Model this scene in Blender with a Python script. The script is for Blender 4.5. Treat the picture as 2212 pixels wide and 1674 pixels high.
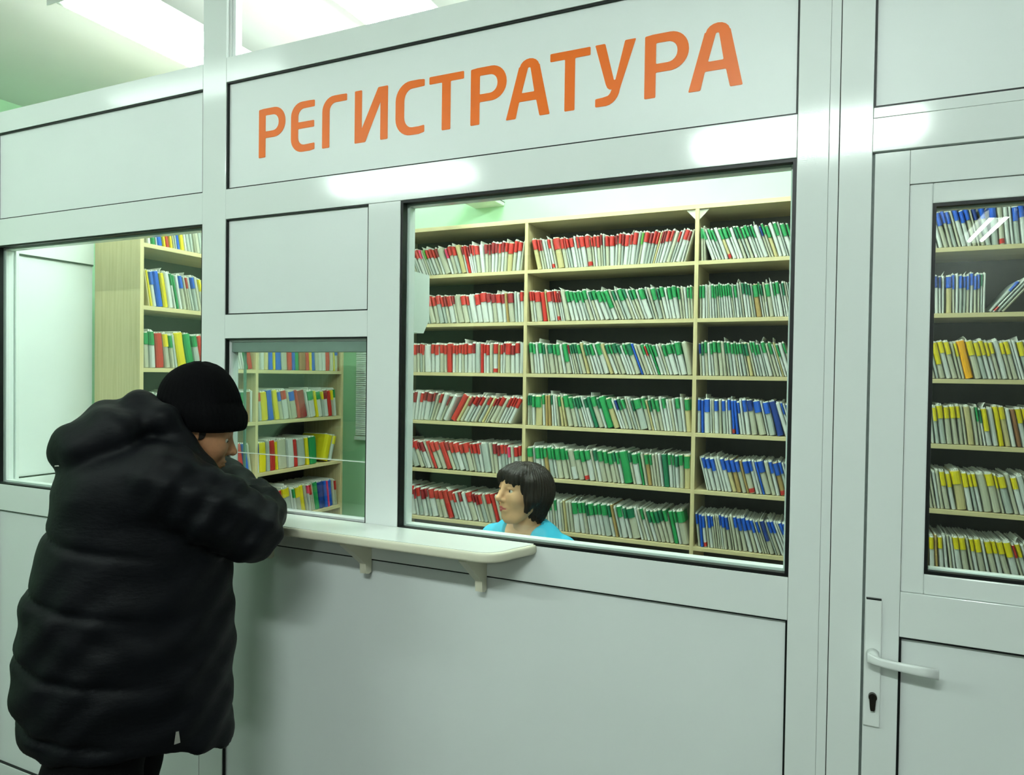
import bpy, bmesh, math, random
import numpy as np
from mathutils import Vector, Matrix
random.seed(7)
for o in list(bpy.data.objects): bpy.data.objects.remove(o, do_unlink=True)
scene = bpy.context.scene
COL = scene.collection

# ------------------------------------------------------------------ camera
YAW, PITCH, ROLL, FPX = 0.429756, -0.0175286, 0.0139574, 1517.8
CAM = Vector((0.0, -1.75, 1.58))
fw = Vector((-math.sin(YAW)*math.cos(PITCH), math.cos(YAW)*math.cos(PITCH), math.sin(PITCH)))
rt = Vector((math.cos(YAW), math.sin(YAW), 0.0)); up = rt.cross(fw)
rt = (rt*math.cos(ROLL) + up*math.sin(ROLL)).normalized(); up = rt.cross(fw)
cd = bpy.data.cameras.new('camera'); cam = bpy.data.objects.new('camera', cd); COL.objects.link(cam)
m3 = Matrix((rt, up, -fw)).transposed(); cam.matrix_world = Matrix.Translation(CAM) @ m3.to_4x4()
cd.sensor_width = 36.0; cd.lens = 36.0*FPX/2212.0; cd.clip_start = 0.05; cd.clip_end = 60
scene.camera = cam
# ------------------------------------------------------------------ world and exposure
w = bpy.data.worlds.new('world'); scene.world = w; w.use_nodes = True
w.node_tree.nodes['Background'].inputs[0].default_value = (0.01, 0.012, 0.011, 1)
w.node_tree.nodes['Background'].inputs[1].default_value = 1.0
vs = scene.view_settings; vs.view_transform = 'Standard'; vs.look = 'None'; vs.gamma = 1.0
vs.exposure = 0.0; vs.use_curve_mapping = False
LAMP_TINT = (0.86, 1.0, 0.93)
ROOM_W, HALL_W = 122.0, 208.0       # tube emission strength, registry / hall

# ------------------------------------------------------------------ helpers
def lin(c):
    c = c/255.0
    return c/12.92 if c <= 0.04045 else ((c+0.055)/1.055)**2.4
def rgb(r, g, b): return (lin(r), lin(g), lin(b), 1.0)

MATS = {}
def mat(name, col, rough=0.5, spec=0.5, metal=0.0, noise=None, bump=None, coat=0.0, objcol=False, sheen=0.0):
    """principled material; noise=(scale, amount), bump=(scale, strength, stretch)"""
    if name in MATS: return MATS[name]
    m = bpy.data.materials.new(name); m.use_nodes = True
    nt = m.node_tree; b = nt.nodes['Principled BSDF']
    b.inputs['Roughness'].default_value = rough; b.inputs['Metallic'].default_value = metal
    b.inputs['Specular IOR Level'].default_value = spec; b.inputs['Coat Weight'].default_value = coat
    b.inputs['Sheen Weight'].default_value = sheen
    tc = nt.nodes.new('ShaderNodeTexCoord')
    src = None
    if objcol:
        oi = nt.nodes.new('ShaderNodeObjectInfo'); src = oi.outputs['Color']
    else:
        b.inputs['Base Color'].default_value = col
    if noise or objcol:
        n = nt.nodes.new('ShaderNodeTexNoise'); sc, am = noise or (30, 0.1)
        n.inputs['Scale'].default_value = sc; n.inputs['Detail'].default_value = 4
        nt.links.new(tc.outputs['Object'], n.inputs['Vector'])
        mr = nt.nodes.new('ShaderNodeMapRange'); mr.inputs[1].default_value = .3; mr.inputs[2].default_value = .7
        mr.inputs[3].default_value = 1-am; mr.inputs[4].default_value = 1.0
        nt.links.new(n.outputs['Fac'], mr.inputs[0])
        mx = nt.nodes.new('ShaderNodeMix'); mx.data_type = 'RGBA'; mx.blend_type = 'MULTIPLY'
        mx.inputs[0].default_value = 1.0
        if src is not None: nt.links.new(src, mx.inputs[6])
        else: mx.inputs[6].default_value = col
        nt.links.new(mr.outputs[0], mx.inputs[7]); nt.links.new(mx.outputs[2], b.inputs['Base Color'])
    if bump:
        sc, st, stretch = bump
        n2 = nt.nodes.new('ShaderNodeTexNoise'); n2.inputs['Scale'].default_value = sc; n2.inputs['Detail'].default_value = 3
        mp = nt.nodes.new('ShaderNodeMapping'); mp.inputs['Scale'].default_value = stretch
        nt.links.new(tc.outputs['Object'], mp.inputs[0]); nt.links.new(mp.outputs[0], n2.inputs['Vector'])
        bp = nt.nodes.new('ShaderNodeBump'); bp.inputs['Strength'].default_value = st; bp.inputs['Distance'].default_value = 0.002
        nt.links.new(n2.outputs['Fac'], bp.inputs['Height']); nt.links.new(bp.outputs[0], b.inputs['Normal'])
    MATS[name] = m; return m

def wood(name, c1, c2, axis, rough=0.45):
    m = bpy.data.materials.new(name); m.use_nodes = True; nt = m.node_tree; b = nt.nodes['Principled BSDF']
    tc = nt.nodes.new('ShaderNodeTexCoord'); mp = nt.nodes.new('ShaderNodeMapping'); mp.inputs['Scale'].default_value = axis
    n = nt.nodes.new('ShaderNodeTexNoise'); n.inputs['Scale'].default_value = 6; n.inputs['Detail'].default_value = 5
    cr = nt.nodes.new('ShaderNodeValToRGB'); cr.color_ramp.elements[0].position = .32; cr.color_ramp.elements[1].position = .68
    cr.color_ramp.elements[0].color = c1; cr.color_ramp.elements[1].color = c2
    nt.links.new(tc.outputs['Object'], mp.inputs[0]); nt.links.new(mp.outputs[0], n.inputs['Vector'])
    nt.links.new(n.outputs['Fac'], cr.inputs[0]); nt.links.new(cr.outputs[0], b.inputs['Base Color'])
    b.inputs['Roughness'].default_value = rough; MATS[name] = m; return m

def glass_mat(name, tint, rough=0.0):
    m = bpy.data.materials.new(name); m.use_nodes = True; nt = m.node_tree
    for n in list(nt.nodes): nt.nodes.remove(n)
    out = nt.nodes.new('ShaderNodeOutputMaterial'); mx = nt.nodes.new('ShaderNodeMixShader')
    tr = nt.nodes.new('ShaderNodeBsdfTransparent'); tr.inputs[0].default_value = tint
    gl = nt.nodes.new('ShaderNodeBsdfGlossy'); gl.inputs['Roughness'].default_value = rough; gl.inputs[0].default_value = (1, 1, 1, 1)
    fr = nt.nodes.new('ShaderNodeFresnel'); fr.inputs[0].default_value = 1.5
    ge = nt.nodes.new('ShaderNodeNewGeometry'); mr = nt.nodes.new('ShaderNodeMapRange'); mr.inputs[3].default_value = 1.5; mr.inputs[4].default_value = 1/1.5
    nt.links.new(ge.outputs['Backfacing'], mr.inputs[0]); nt.links.new(mr.outputs[0], fr.inputs[0])
    nt.links.new(fr.outputs[0], mx.inputs[0]); nt.links.new(tr.outputs[0], mx.inputs[1]); nt.links.new(gl.outputs[0], mx.inputs[2])
    nt.links.new(mx.outputs[0], out.inputs[0]); MATS[name] = m; return m

def emit_mat(name, col, s):
    m = bpy.data.materials.new(name); m.use_nodes = True; b = m.node_tree.nodes['Principled BSDF']
    b.inputs['Base Color'].default_value = (.9, .9, .9, 1); b.inputs['Emission Color'].default_value = (*col, 1)
    b.inputs['Emission Strength'].default_value = s; MATS[name] = m; return m

FRAME = mat('white_powder_coat', rgb(232, 237, 235), 0.10, 0.5, bump=(300, 0.03, (1, 1, 1)))
PANEL = mat('white_sandwich_panel', rgb(233, 238, 237), 0.38, 0.4, noise=(3, 0.03))
RUBBER = mat('black_rubber_gasket', rgb(10, 14, 14), 0.45, 0.3, noise=(80, 0.2))
SEALG = mat('grey_rubber_seal', rgb(118, 128, 124), 0.5, 0.3, noise=(60, .2))
CHANM = mat('grey_green_channel', rgb(120, 142, 132), 0.3, 0.4, noise=(20, .1))
LEDGEM = mat('white_laminate', rgb(238, 242, 238), 0.25, 0.5, noise=(8, .03))
LEDGE_EDGE = mat('cream_edge_band', rgb(225, 222, 200), 0.4, 0.4, noise=(8, .05))
GREEN = mat('pale_green_wall_paint', rgb(184, 228, 188), 0.7, 0.3, noise=(4, .04))
CEIL = mat('white_ceiling_paint', rgb(244, 242, 240), 0.8, 0.2, noise=(2, .03))
HALLW = mat('hall_wall_paint', rgb(128, 132, 128), 0.7, 0.3, noise=(3, .06))
FLOORM = mat('grey_linoleum', rgb(84, 80, 72), 0.35, 0.5, noise=(12, .2))
BEIGE = wood('beige_birch_laminate', rgb(190, 174, 126), rgb(206, 191, 146), (14, 14, .6))
BEIGEH = wood('beige_birch_laminate_edge', rgb(192, 177, 130), rgb(204, 190, 144), (.6, 3, 14))
BACKM = wood('shade_brown_back', rgb(36, 32, 20), rgb(46, 41, 26), (5, 5, 1), .6)  # shade inside the shelves is put into this dark brown
ORANGE = mat('orange_vinyl', rgb(240, 110, 0), 0.4, 0.4, noise=(20, .04))
METALW = mat('white_enamel_metal', rgb(236, 240, 238), 0.3, 0.5, bump=(120, .03, (1, 1, 1)))
STEEL = mat('brushed_steel', rgb(150, 146, 138), 0.3, 0.5, 1.0, noise=(60, .3))
DARKSTEEL = mat('dark_steel', rgb(70, 66, 60), 0.35, 0.5, 1.0, noise=(60, .3))
PAPER = mat('folder_paper', rgb(226, 228, 216), 0.75, 0.2, noise=(40, .12))
CARD = mat('folder_card', (1, 1, 1, 1), 0.6, 0.25, noise=(45, .16), objcol=True)
TAPE = mat('folder_tape', (1, 1, 1, 1), 0.42, 0.4, noise=(60, .14), objcol=True)
GLASS = glass_mat('window_glass', (0.93, 0.97, 0.95, 1))
GLASSEDGE = mat('green_glass_edge', rgb(120, 160, 140), 0.2, 0.5, noise=(30, .15))
WHITEPL = mat('white_plastic', rgb(228, 236, 230), 0.4, 0.4, noise=(10, .03))

def obj(name, me, m=None, parent=None, loc=(0, 0, 0), rotz=0.0):
    o = bpy.data.objects.new(name, me); COL.objects.link(o)
    if parent is not None: o.parent = parent
    o.location = loc; o.rotation_euler = (0, 0, rotz)
    if m is not None and me is not None:
        if not me.materials: me.materials.append(m)
    return o
def thing(name, label, cat, loc=(0, 0, 0), rotz=0.0, group=None, kind=None):
    o = obj(name, None, None, None, loc, rotz); tag(o, label, cat, group, kind); return o
def tag(o, label=None, cat=None, group=None, kind=None):
    if label: o['label'] = label
    if cat: o['category'] = cat
    if group: o['group'] = group
    if kind: o['kind'] = kind
    return o
def me_from(verts, faces, name='m', smooth=False):
    me = bpy.data.meshes.new(name); me.from_pydata([tuple(v) for v in verts], [], [tuple(f) for f in faces]); me.update()
    if smooth: me.polygons.foreach_set('use_smooth', [True]*len(me.polygons))
    return me
def boxes_me(bl, bev=0.0, name='m'):
    bm = bmesh.new()
    for (x0, x1, y0, y1, z0, z1) in bl:
        r = bmesh.ops.create_cube(bm, size=1.0)
        for v in r['verts']:
            v.co = Vector(((x0+x1)/2+v.co.x*(x1-x0), (y0+y1)/2+v.co.y*(y1-y0), (z0+z1)/2+v.co.z*(z1-z0)))
    if bev > 0: bmesh.ops.bevel(bm, geom=bm.edges[:], offset=bev, segments=2, profile=.6, affect='EDGES')
    me = bpy.data.meshes.new(name); bm.to_mesh(me); bm.free(); return me
def box(name, b, m, parent=None, bev=0.0):
    """mesh object with its origin at the box centre of the base"""
    x0, x1, y0, y1, z0, z1 = b; c = ((x0+x1)/2, (y0+y1)/2, z0)
    me = boxes_me([(x0-c[0], x1-c[0], y0-c[1], y1-c[1], 0, z1-z0)], bev, name)
    return obj(name, me, m, parent, c)
def ring(name, x0, x1, z0, z1, wd, y0, y1, m, parent=None, bev=0.0):
    """rectangular frame in the xz plane, inner opening inset by wd"""
    return obj(name, boxes_me([(x0, x0+wd, y0, y1, z0, z1), (x1-wd, x1, y0, y1, z0, z1),
        (x0+wd, x1-wd, y0, y1, z0, z0+wd), (x0+wd, x1-wd, y0, y1, z1-wd, z1)], bev, name), m, parent)
def prism(pts, y0, y1, name='m'):
    """closed outline (x,z) extruded along y"""
    n = len(pts); V = [(p[0], y0, p[1]) for p in pts]+[(p[0], y1, p[1]) for p in pts]
    F = [tuple(range(n)), tuple(range(2*n-1, n-1, -1))]+[(i, i+n, (i+1) % n+n, (i+1) % n) for i in range(n)]
    me = me_from(V, F, name); fixn(me); return me
def fixn(me):
    bm = bmesh.new(); bm.from_mesh(me); bmesh.ops.recalc_face_normals(bm, faces=bm.faces[:]); bm.to_mesh(me); bm.free()
def tube_me(pts, rad, seg=10, name='m'):
    pts = [Vector(p) for p in pts]; V = []; F = []
    if not hasattr(rad, '__len__'): rad = [rad]*len(pts)
    prev = None
    for i, p in enumerate(pts):
        t = (pts[min(i+1, len(pts)-1)]-pts[max(i-1, 0)]).normalized()
        a = t.orthogonal().normalized() if prev is None else (prev-t*prev.dot(t)).normalized()
        prev = a; b = t.cross(a)
        for k in range(seg):
            an = 2*math.pi*k/seg; V.append(p+(a*math.cos(an)+b*math.sin(an))*rad[i])
    for i in range(len(pts)-1):
        for k in range(seg): F.append((i*seg+k, i*seg+(k+1) % seg, (i+1)*seg+(k+1) % seg, (i+1)*seg+k))
    F.append(tuple(range(seg-1, -1, -1))); F.append(tuple(range((len(pts)-1)*seg, len(pts)*seg)))
    me = me_from(V, F, name, True); fixn(me); return me

# ------------------------------------------------------------------ signed-distance mesher (organic shapes)
def nets(fn, lo, hi, h):
    ax = [np.arange(lo[i], hi[i]+h, h, dtype=np.float32) for i in range(3)]
    X, Y, Z = np.meshgrid(*ax, indexing='ij'); V = fn(X, Y, Z).astype(np.float32); S = V < 0
    n = V.shape; cs = tuple(k-1 for k in n)
    cnt = np.zeros(cs, np.float32); acc = np.zeros(cs+(3,), np.float32)
    off = [(0, 0), (0, 1), (1, 0), (1, 1)]
    for a in range(3):
        b, c = [i for i in range(3) if i != a]
        sl0 = [slice(None)]*3; sl1 = [slice(None)]*3; sl0[a] = slice(0, -1); sl1[a] = slice(1, None)
        v0 = V[tuple(sl0)]; v1 = V[tuple(sl1)]; cr = (v0 < 0) != (v1 < 0)
        den = v0-v1; den = np.where(np.abs(den) < 1e-9, 1e-9, den); t = np.clip(v0/den, 0, 1)
        for ob, oc in off:
            sl = [None]*3; sl[a] = slice(0, cs[a]); sl[b] = slice(ob, ob+cs[b]); sl[c] = slice(oc, oc+cs[c])
            m = cr[tuple(sl)]; tt = t[tuple(sl)]; cnt += m
            acc[..., a] += np.where(m, tt, 0); acc[..., b] += np.where(m, ob, 0); acc[..., c] += np.where(m, oc, 0)
    act = cnt > 0; idx = -np.ones(cs, np.int64); idx[act] = np.arange(act.sum())
    ii = np.argwhere(act); pos = acc[act]/cnt[act][:, None]
    verts = (ii+pos)*h+np.array(lo)
    faces = []
    for a in range(3):
        b, c = [(1, 2), (2, 0), (0, 1)][a]
        sl0 = [slice(None)]*3; sl1 = [slice(None)]*3; sl0[a] = slice(0, -1); sl1[a] = slice(1, None)
        s0 = S[tuple(sl0)]; s1 = S[tuple(sl1)]
        e = np.argwhere(s0 != s1); ok = np.ones(len(e), bool)
        for k in (b, c): ok &= (e[:, k] > 0) & (e[:, k] < cs[k])
        ok &= e[:, a] < cs[a]; e = e[ok]; fl = s0[tuple(e.T)]
        def id_(db, dc):
            q = e.copy(); q[:, b] += db; q[:, c] += dc; return idx[tuple(q.T)]
        q = np.stack([id_(-1, -1), id_(0, -1), id_(0, 0), id_(-1, 0)], 1)
        q[~fl] = q[~fl][:, ::-1]; faces.append(q)
    return verts, np.concatenate(faces)
def np_mesh(parts, name='m', smooth=True):
    V = []; F = []; o = 0
    for v, f in parts: V.append(v); F.append(f+o); o += len(v)
    V = np.concatenate(V).astype(np.float32); F = np.concatenate(F).astype(np.int32)
    me = bpy.data.meshes.new(name); me.vertices.add(len(V)); me.vertices.foreach_set('co', V.ravel())
    me.loops.add(F.size); me.loops.foreach_set('vertex_index', F.ravel()); me.polygons.add(len(F))
    me.polygons.foreach_set('loop_start', np.arange(0, F.size, 4, dtype=np.int32))
    me.polygons.foreach_set('use_smooth', np.ones(len(F), bool)); me.update(calc_edges=True); me.validate(); return me
def smin(a, b, k):
    h = np.clip(.5+.5*(b-a)/k, 0, 1); return b+(a-b)*h-k*h*(1-h)
def smax(a, b, k): return -smin(-a, -b, k)
def ell(P, c, r, ry=0.0):
    x, y, z = P[0]-c[0], P[1]-c[1], P[2]-c[2]
    if ry: x, z = x*math.cos(ry)-z*math.sin(ry), x*math.sin(ry)+z*math.cos(ry)
    k0 = np.sqrt((x/r[0])**2+(y/r[1])**2+(z/r[2])**2)+1e-6
    k1 = np.sqrt((x/r[0]**2)**2+(y/r[1]**2)**2+(z/r[2]**2)**2)+1e-6
    return k0*(k0-1)/k1
def cap(P, a, b, ra, rb=None):
    rb = ra if rb is None else rb
    d = [b[i]-a[i] for i in range(3)]; L = sum(q*q for q in d)+1e-12
    t = np.clip(((P[0]-a[0])*d[0]+(P[1]-a[1])*d[1]+(P[2]-a[2])*d[2])/L, 0, 1)
    return np.sqrt((P[0]-a[0]-t*d[0])**2+(P[1]-a[1]-t*d[1])**2+(P[2]-a[2]-t*d[2])**2)-(ra+(rb-ra)*t)
def path(P, pts, r, k=0.02):
    d = None
    rr = r if hasattr(r, '__len__') else [r]*len(pts)
    for i in range(len(pts)-1):
        q = cap(P, pts[i], pts[i+1], rr[i], rr[i+1]); d = q if d is None else smin(d, q, k)
    return d

# ================================================================== THE ROOM SHELL
CZ = 3.20; BACK = 2.10; FL = -.12
def struct(name, b, m, label, cat, bev=0.0):
    o = box(name, b, m, None, bev); tag(o, label, cat, kind='structure'); return o
struct('floor', (-4.7, 3.2, -7.0, 2.3, FL-.1, FL), FLOORM, 'grey linoleum floor below the frame edge', 'floor')
struct('ceiling', (-4.7, 3.2, -7.0, 2.3, CZ, CZ+.1), CEIL, 'white ceiling above the partition', 'ceiling')
struct('wall_left', (-4.7, -4.6, -7.0, 2.3, FL, CZ), GREEN, 'pale green side wall glimpsed at the far left under the ceiling', 'wall')
struct('wall_right', (3.1, 3.2, -7.0, 2.3, FL, CZ), HALLW, 'plain painted side wall outside the right edge', 'wall')
struct('wall_hall', (-4.6, 3.1, -7.0, -6.9, FL, CZ), HALLW, 'plain hall wall behind the photographer', 'wall')
# back wall with an opening for the blind window
wb = thing('wall_back', 'pale green wall above and behind the long card shelves', 'wall', kind='structure')
WX0, WX1, WZ0, WZ1 = -2.902, -2.50, 1.165, 2.02
box('wall_field', (-4.6, WX0, BACK, BACK+.1, FL, CZ), GREEN, wb)
box('wall_field', (WX1, 3.1, BACK, BACK+.1, FL, CZ), GREEN, wb)
box('wall_field', (WX0, WX1, BACK, BACK+.1, FL, WZ0), GREEN, wb)
box('wall_field', (WX0, WX1, BACK, BACK+.1, WZ1, CZ), GREEN, wb)
# window with venetian blind in the gap
w4 = thing('window_4', 'narrow window with white venetian blind in green back wall', 'window', kind='structure')
ring('frame', WX0, WX1, WZ0, WZ1, .012, BACK+.03, BACK+.09, FRAME, w4, .002)
box('pane', (WX0+.012, WX1-.012, BACK+.055, BACK+.061, WZ0+.012, WZ1-.012), GLASS, w4)
box('sill', (WX0-.0, WX1+.02, BACK-.035, BACK-.0005, WZ0-.03, WZ0-.005), WHITEPL, w4, .003)
bl = thing('venetian_blind', 'white slatted venetian blind hanging beside the end of side shelving', 'blind', (0, 0, 0))
slat = boxes_me([(-.2, .2, -.011, .011, -.0006, .0006)], 0, 'slat'); 
z = WZ0+.012
while z < WZ1-.03:
    o = obj('slat', slat, METALW, bl, ((WX0+WX1)/2, BACK-.018, z)); o.rotation_euler = (math.radians(62), 0, 0); z += .0138
box('head_rail', (WX0+.001, WX1-.001, BACK-.031, BACK-.005, WZ1-.028, WZ1-.002), METALW, bl, .002)
# outside wall beyond that window, lit grey (night street side)

# ================================================================== PARTITION (front wall)
TOP = 2.629
wf = thing('wall_front', 'white framed partition of posts, rails and panels around the counter', 'partition', kind='structure')
def member(name, b, par=wf): return box(name, b, FRAME, par, .0012)
FY0, FY1 = 0.0, 0.062
# posts
member('post', (-3.27, -3.1455, FY0, FY1, FL, 2.626)); member('post', (-1.977, -1.870, FY0, FY1, FL, CZ))
member('post', (-1.286, -1.172, FY0, FY1, 1.1185, 2.0895))
member('post', (-.088, -.0215, FY0, FY1, FL, CZ)); member('post', (-.0212, -.0008, .0008, FY1, FL, CZ)); box('backing_strip', (-.03, .01, FY1+.0005, FY1+.003, FL, CZ), RUBBER, wf)  # backing strip added to stop light leaking through the post joint
# glazing channel beside the post above the top rail
box('channel', (-1.870, -1.862, .012, .05, TOP, CZ), FRAME, wf, .001); box('channel', (-1.862, -1.848, .018, .045, TOP, CZ), PANEL, wf, .001)
# rails: bay 1 (left), bay 2 (sign, windows)
B1 = (-3.145, -1.9775); B2 = (-1.8695, -.0885)
for (x0, x1), zs in ((B1, [(2.541, 2.626), (2.082, 2.189), (.996, 1.102), (FL, FL+.06)]), (B2, [(2.547, TOP), (2.0905, 2.19), (1.018, 1.118), (FL, FL+.06)])):
    for z0, z1 in zs: member('rail', (x0, x1, FY0, FY1, z0, z1))
member('rail', (-1.8695, -1.2865, FY0, FY1, 1.6905, 1.770))
def panel(name, x0, x1, z0, z1, par, m=PANEL, rec=.012, g=.004):
    ring('gasket', x0, x1, z0, z1, g, .003, rec+.004, RUBBER, par)
    return box(name, (x0, x1, rec, rec+.024, z0, z1), m, par)
panel('panel', B1[0], B1[1], 2.189, 2.541, wf); panel('panel', B1[0], B1[1], FL+.06, .996, wf)
panel('panel', -1.8695, -1.2865, 1.770, 2.0905, wf)
panel('panel', B2[0], B2[1], FL+.06, 1.018, wf)
# door side posts / transom
member('post', (.0008, .067, FY0, FY1, FL, CZ))
member('rail', (.0675, 1.02, FY0, FY1, 2.1585, 2.1815))
panel('panel', .0675, 1.02, 2.1815, CZ, wf, g=.0045)
member('post', (1.02, 1.10, FY0, FY1, FL, CZ)); member('panel', (1.10, 3.1, .012, .036, FL, CZ))
member('panel', (-4.6, -3.27, .012, .036, FL, 2.63))

# sign panel with vinyl letters
sg = thing('sign', 'white panel reading РЕГИСТРАТУРА in large orange letters', 'sign', ((B2[0]+B2[1])/2, 0, 2.19))
sp = panel('panel', B2[0], B2[1], 2.19, 2.547, sg)
for ch in list(sg.children): ch.location -= sg.location
ZB, ZT, SW = 2.2815, 2.440, .0285
def arc(cx, cz, rx, rz, a0, a1, n=8):
    return [(cx+rx*math.cos(math.radians(a0+(a1-a0)*i/n)), cz+rz*math.sin(math.radians(a0+(a1-a0)*i/n))) for i in range(n+1)]
def rnd(poly, r=.003, n=3):
    out = []; N = len(poly)
    for i in range(N):
        p = Vector(poly[i]); a = Vector(poly[i-1])-p; b = Vector(poly[(i+1) % N])-p
        k = min(r, a.length*.45, b.length*.45)
        if a.length < 1e-6 or b.length < 1e-6: continue
        if a.angle(b) > math.radians(150): out.append(tuple(p)); continue
        A = p+a.normalized()*k; B = p+b.normalized()*k
        for j in range(n+1):
            t = j/n; out.append(tuple(A*(1-t)**2+p*2*t*(1-t)+B*t*t))
    return out
H = ZT-ZB; S_ = SW
def gl_P(x0, x1):
    zm = ZB+.0625; R = .042
    o = [(x0, ZB), (x0+S_, ZB), (x0+S_, zm)]+[(x0+.066, zm)]+arc(x1-.047, zm+.045, .047, .045, -80, 0)+arc(x1-.047, ZT-.048, .047, .048, 0, 90)+[(x0+.02, ZT), (x0, ZT-.002)]
    i = [(x0+S_, zm+.0215), (x0+.06, zm+.0215)]+arc(x1-.052, zm+.0455, .024, .024, -90, 0, 6)+arc(x1-.052, ZT-.047, .024, .024, 0, 90, 6)+[(x0+S_, ZT-.0225)]
    return [o, i]
def gl_E(x0, x1):
    return [[(x1, ZT-.0215), (x1, ZT-.001), (x1-.02, ZT)]+arc(x0+.045, ZT-.045, .045, .045, 90, 180)+arc(x0+.045, ZB+.045, .045, .045, 180, 270)+[(x1-.02, ZB), (x1, ZB+.003), (x1, ZB+.0235)]
            +[(x0+.055, ZB+.022)]+arc(x0+.053, ZB+.046, .0235, .024, 270, 180, 5)+[(x0+.0295, ZB+.0735), (x1-.002, ZB+.0735), (x1-.002, ZB+.0945), (x0+.0295, ZB+.0945)]+arc(x0+.053, ZT-.0465, .0235, .0245, 180, 90, 5)]
def gl_G(x0, x1):
    return [[(x0, ZB), (x0+S_, ZB)]+arc(x0+.053, ZT-.046, .0245, .0245, 180, 90, 5)+[(x1, ZT-.0215), (x1, ZT-.001), (x1-.02, ZT)]+arc(x0+.045, ZT-.046, .045, .046, 90, 180)]
def gl_I(x0, x1):
    return [[(x0, ZB), (x0+.0395, ZB), (x1-.0265, ZT-.045), (x1-.0265, ZB), (x1, ZB), (x1, ZT), (x1-.035, ZT), (x0+.0265, ZB+.042), (x0+.0265, ZT), (x0, ZT)]]
def gl_S(x0, x1):
    return [[(x1, ZT-.0215), (x1, ZT-.002), (x1-.02, ZT)]+arc(x0+.052, ZT-.055, .052, .055, 90, 180)+arc(x0+.052, ZB+.053, .052, .053, 180, 270)+[(x1-.02, ZB), (x1, ZB+.004), (x1, ZB+.0245), (x1-.02, ZB+.0225)]
            +arc(x0+.058, ZB+.055, .0275, .0325, 270, 180, 6)+arc(x0+.058, ZT-.057, .0275, .034, 180, 90, 6)]
def gl_T(x0, x1):
    c = (x0+x1)/2
    return [[(x0, ZT), (x0, ZT-.0215), (c-S_/2, ZT-.0215), (c-S_/2, ZB), (c+S_/2, ZB), (c+S_/2, ZT-.0215), (x1, ZT-.0215), (x1, ZT)]]
def gl_A(x0, x1):
    c = (x0+x1)/2+.004
    o = [(x0, ZB), (x0+.0295, ZB), (x0+.0395, ZB+.0445), (x1-.0395, ZB+.0445), (x1-.0295, ZB), (x1, ZB), (c+.030, ZT-.020)]+arc(c, ZT-.024, .029, .024, 10, 170, 8)+[(c-.031, ZT-.020)]
    i = [(x0+.0465, ZB+.0675), (c-.004, ZT-.024), (c+.003, ZT-.024), (x1-.0455, ZB+.0675)]
    return [o, i]
def gl_U(x0, x1):
    return [[(x0, ZT), (x0+.027, ZT), (x0+.0515, ZB+.062), (x0+.0555, ZB+.062), (x1-.0285, ZT), (x1, ZT), (x0+.070, ZB+.044)]+arc(x0+.028, ZB+.042, .040, .044, -8, -85, 6)+[(x0+.002, ZB-.0015), (x0+.002, ZB+.0195), (x0+.022, ZB+.021)]
            +arc(x0+.026, ZB+.040, .019, .019, -60, -15, 3)+[(x0+.046, ZB+.0385), (x0+.040, ZB+.0390), (x0+.034, ZB+.044), (x0+.030, ZB+.053)]]
LET = [(gl_P, -1.7352, -1.6231), (gl_E, -1.5997, -1.5040), (gl_G, -1.4739, -1.3787), (gl_I, -1.3490, -1.2280), (gl_S, -1.2003, -1.1001), (gl_T, -1.0842, -.9703),
       (gl_P, -.9480, -.8365), (gl_A, -.8373, -.7077), (gl_T, -.7078, -.5952), (gl_U, -.5824, -.4742), (gl_P, -.4510, -.3412), (gl_A, -.3412, -.2125)]
for fn_, x0, x1 in LET:
    cu = bpy.data.curves.new('letter', 'CURVE'); cu.dimensions = '2D'; cu.fill_mode = 'BOTH'; cu.extrude = .0004
    cxm = (x0+x1)/2
    for k, poly in enumerate(fn_(x0, x1)):
        pl = rnd(poly, .0032); s = cu.splines.new('POLY'); s.points.add(len(pl)-1); s.use_cyclic_u = True
        for p, q in zip(s.points, pl): p.co = (q[0]-cxm, q[1]-ZB, 0, 1)
    tmp = bpy.data.objects.new('tmp', cu); COL.objects.link(tmp); bpy.context.view_layer.update()
    me = bpy.data.meshes.new_from_object(tmp.evaluated_get(bpy.context.evaluated_depsgraph_get()))
    bpy.data.objects.remove(tmp); me.name = 'letter'; me.materials.clear()
    o = obj('letter', me, ORANGE, sg, Vector((cxm, .0114, ZB))-sg.location); o.rotation_euler = (math.radians(90), 0, 0)

# windows
def glazing(name, label, x0, x1, z0, z1, g=.006):
    t = thing(name, label, 'window', kind='structure')
    ring('gasket', x0, x1, z0, z1, g, .003, .024, RUBBER, t)
    box('pane', (x0+.002, x1-.002, .024, .030, z0+.002, z1-.002), GLASS, t)
    ring('glazing_bead', x0, x1, z0, z1, .013, .031, FY1, FRAME, t, .002)
    return t
glazing('window_1', 'left fixed pane between corner post and tall post', B1[0], B1[1], 1.102, 2.082)
glazing('window_3', 'large fixed pane between the mullion and door post', -1.172, -.0885, 1.118, 2.0905, .008)
w2 = thing('window_2', 'small serving window above the counter ledge behind the man', 'window', kind='structure')
ring('gasket', -1.8695, -1.2865, 1.118, 1.6905, .0045, .003, .016, RUBBER, w2)
ring('sash', -1.8695, -1.2865, 1.118, 1.6905, .012, .017, .050, FRAME, w2, .002)
box('top_channel', (-1.8575, -1.2985, .02, .058, 1.645, 1.678), CHANM, w2, .002)
box('pane', (-1.8575, -1.2985, .026, .031, 1.306, 1.678), GLASS, w2)
box('pane_edge', (-1.8575, -1.2985, .0255, .0315, 1.3045, 1.3065), LEDGEM, w2)
box('pane', (-1.816, -1.2985, .040, .045, 1.130, 1.678), GLASS, w2)
box('pane_edge', (-1.8235, -1.8160, .0395, .0455, 1.130, 1.678), GLASSEDGE, w2)
box('pane', (-1.8575, -1.8235, .046, .050, 1.130, 1.678), GLASS, w2)
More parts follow.
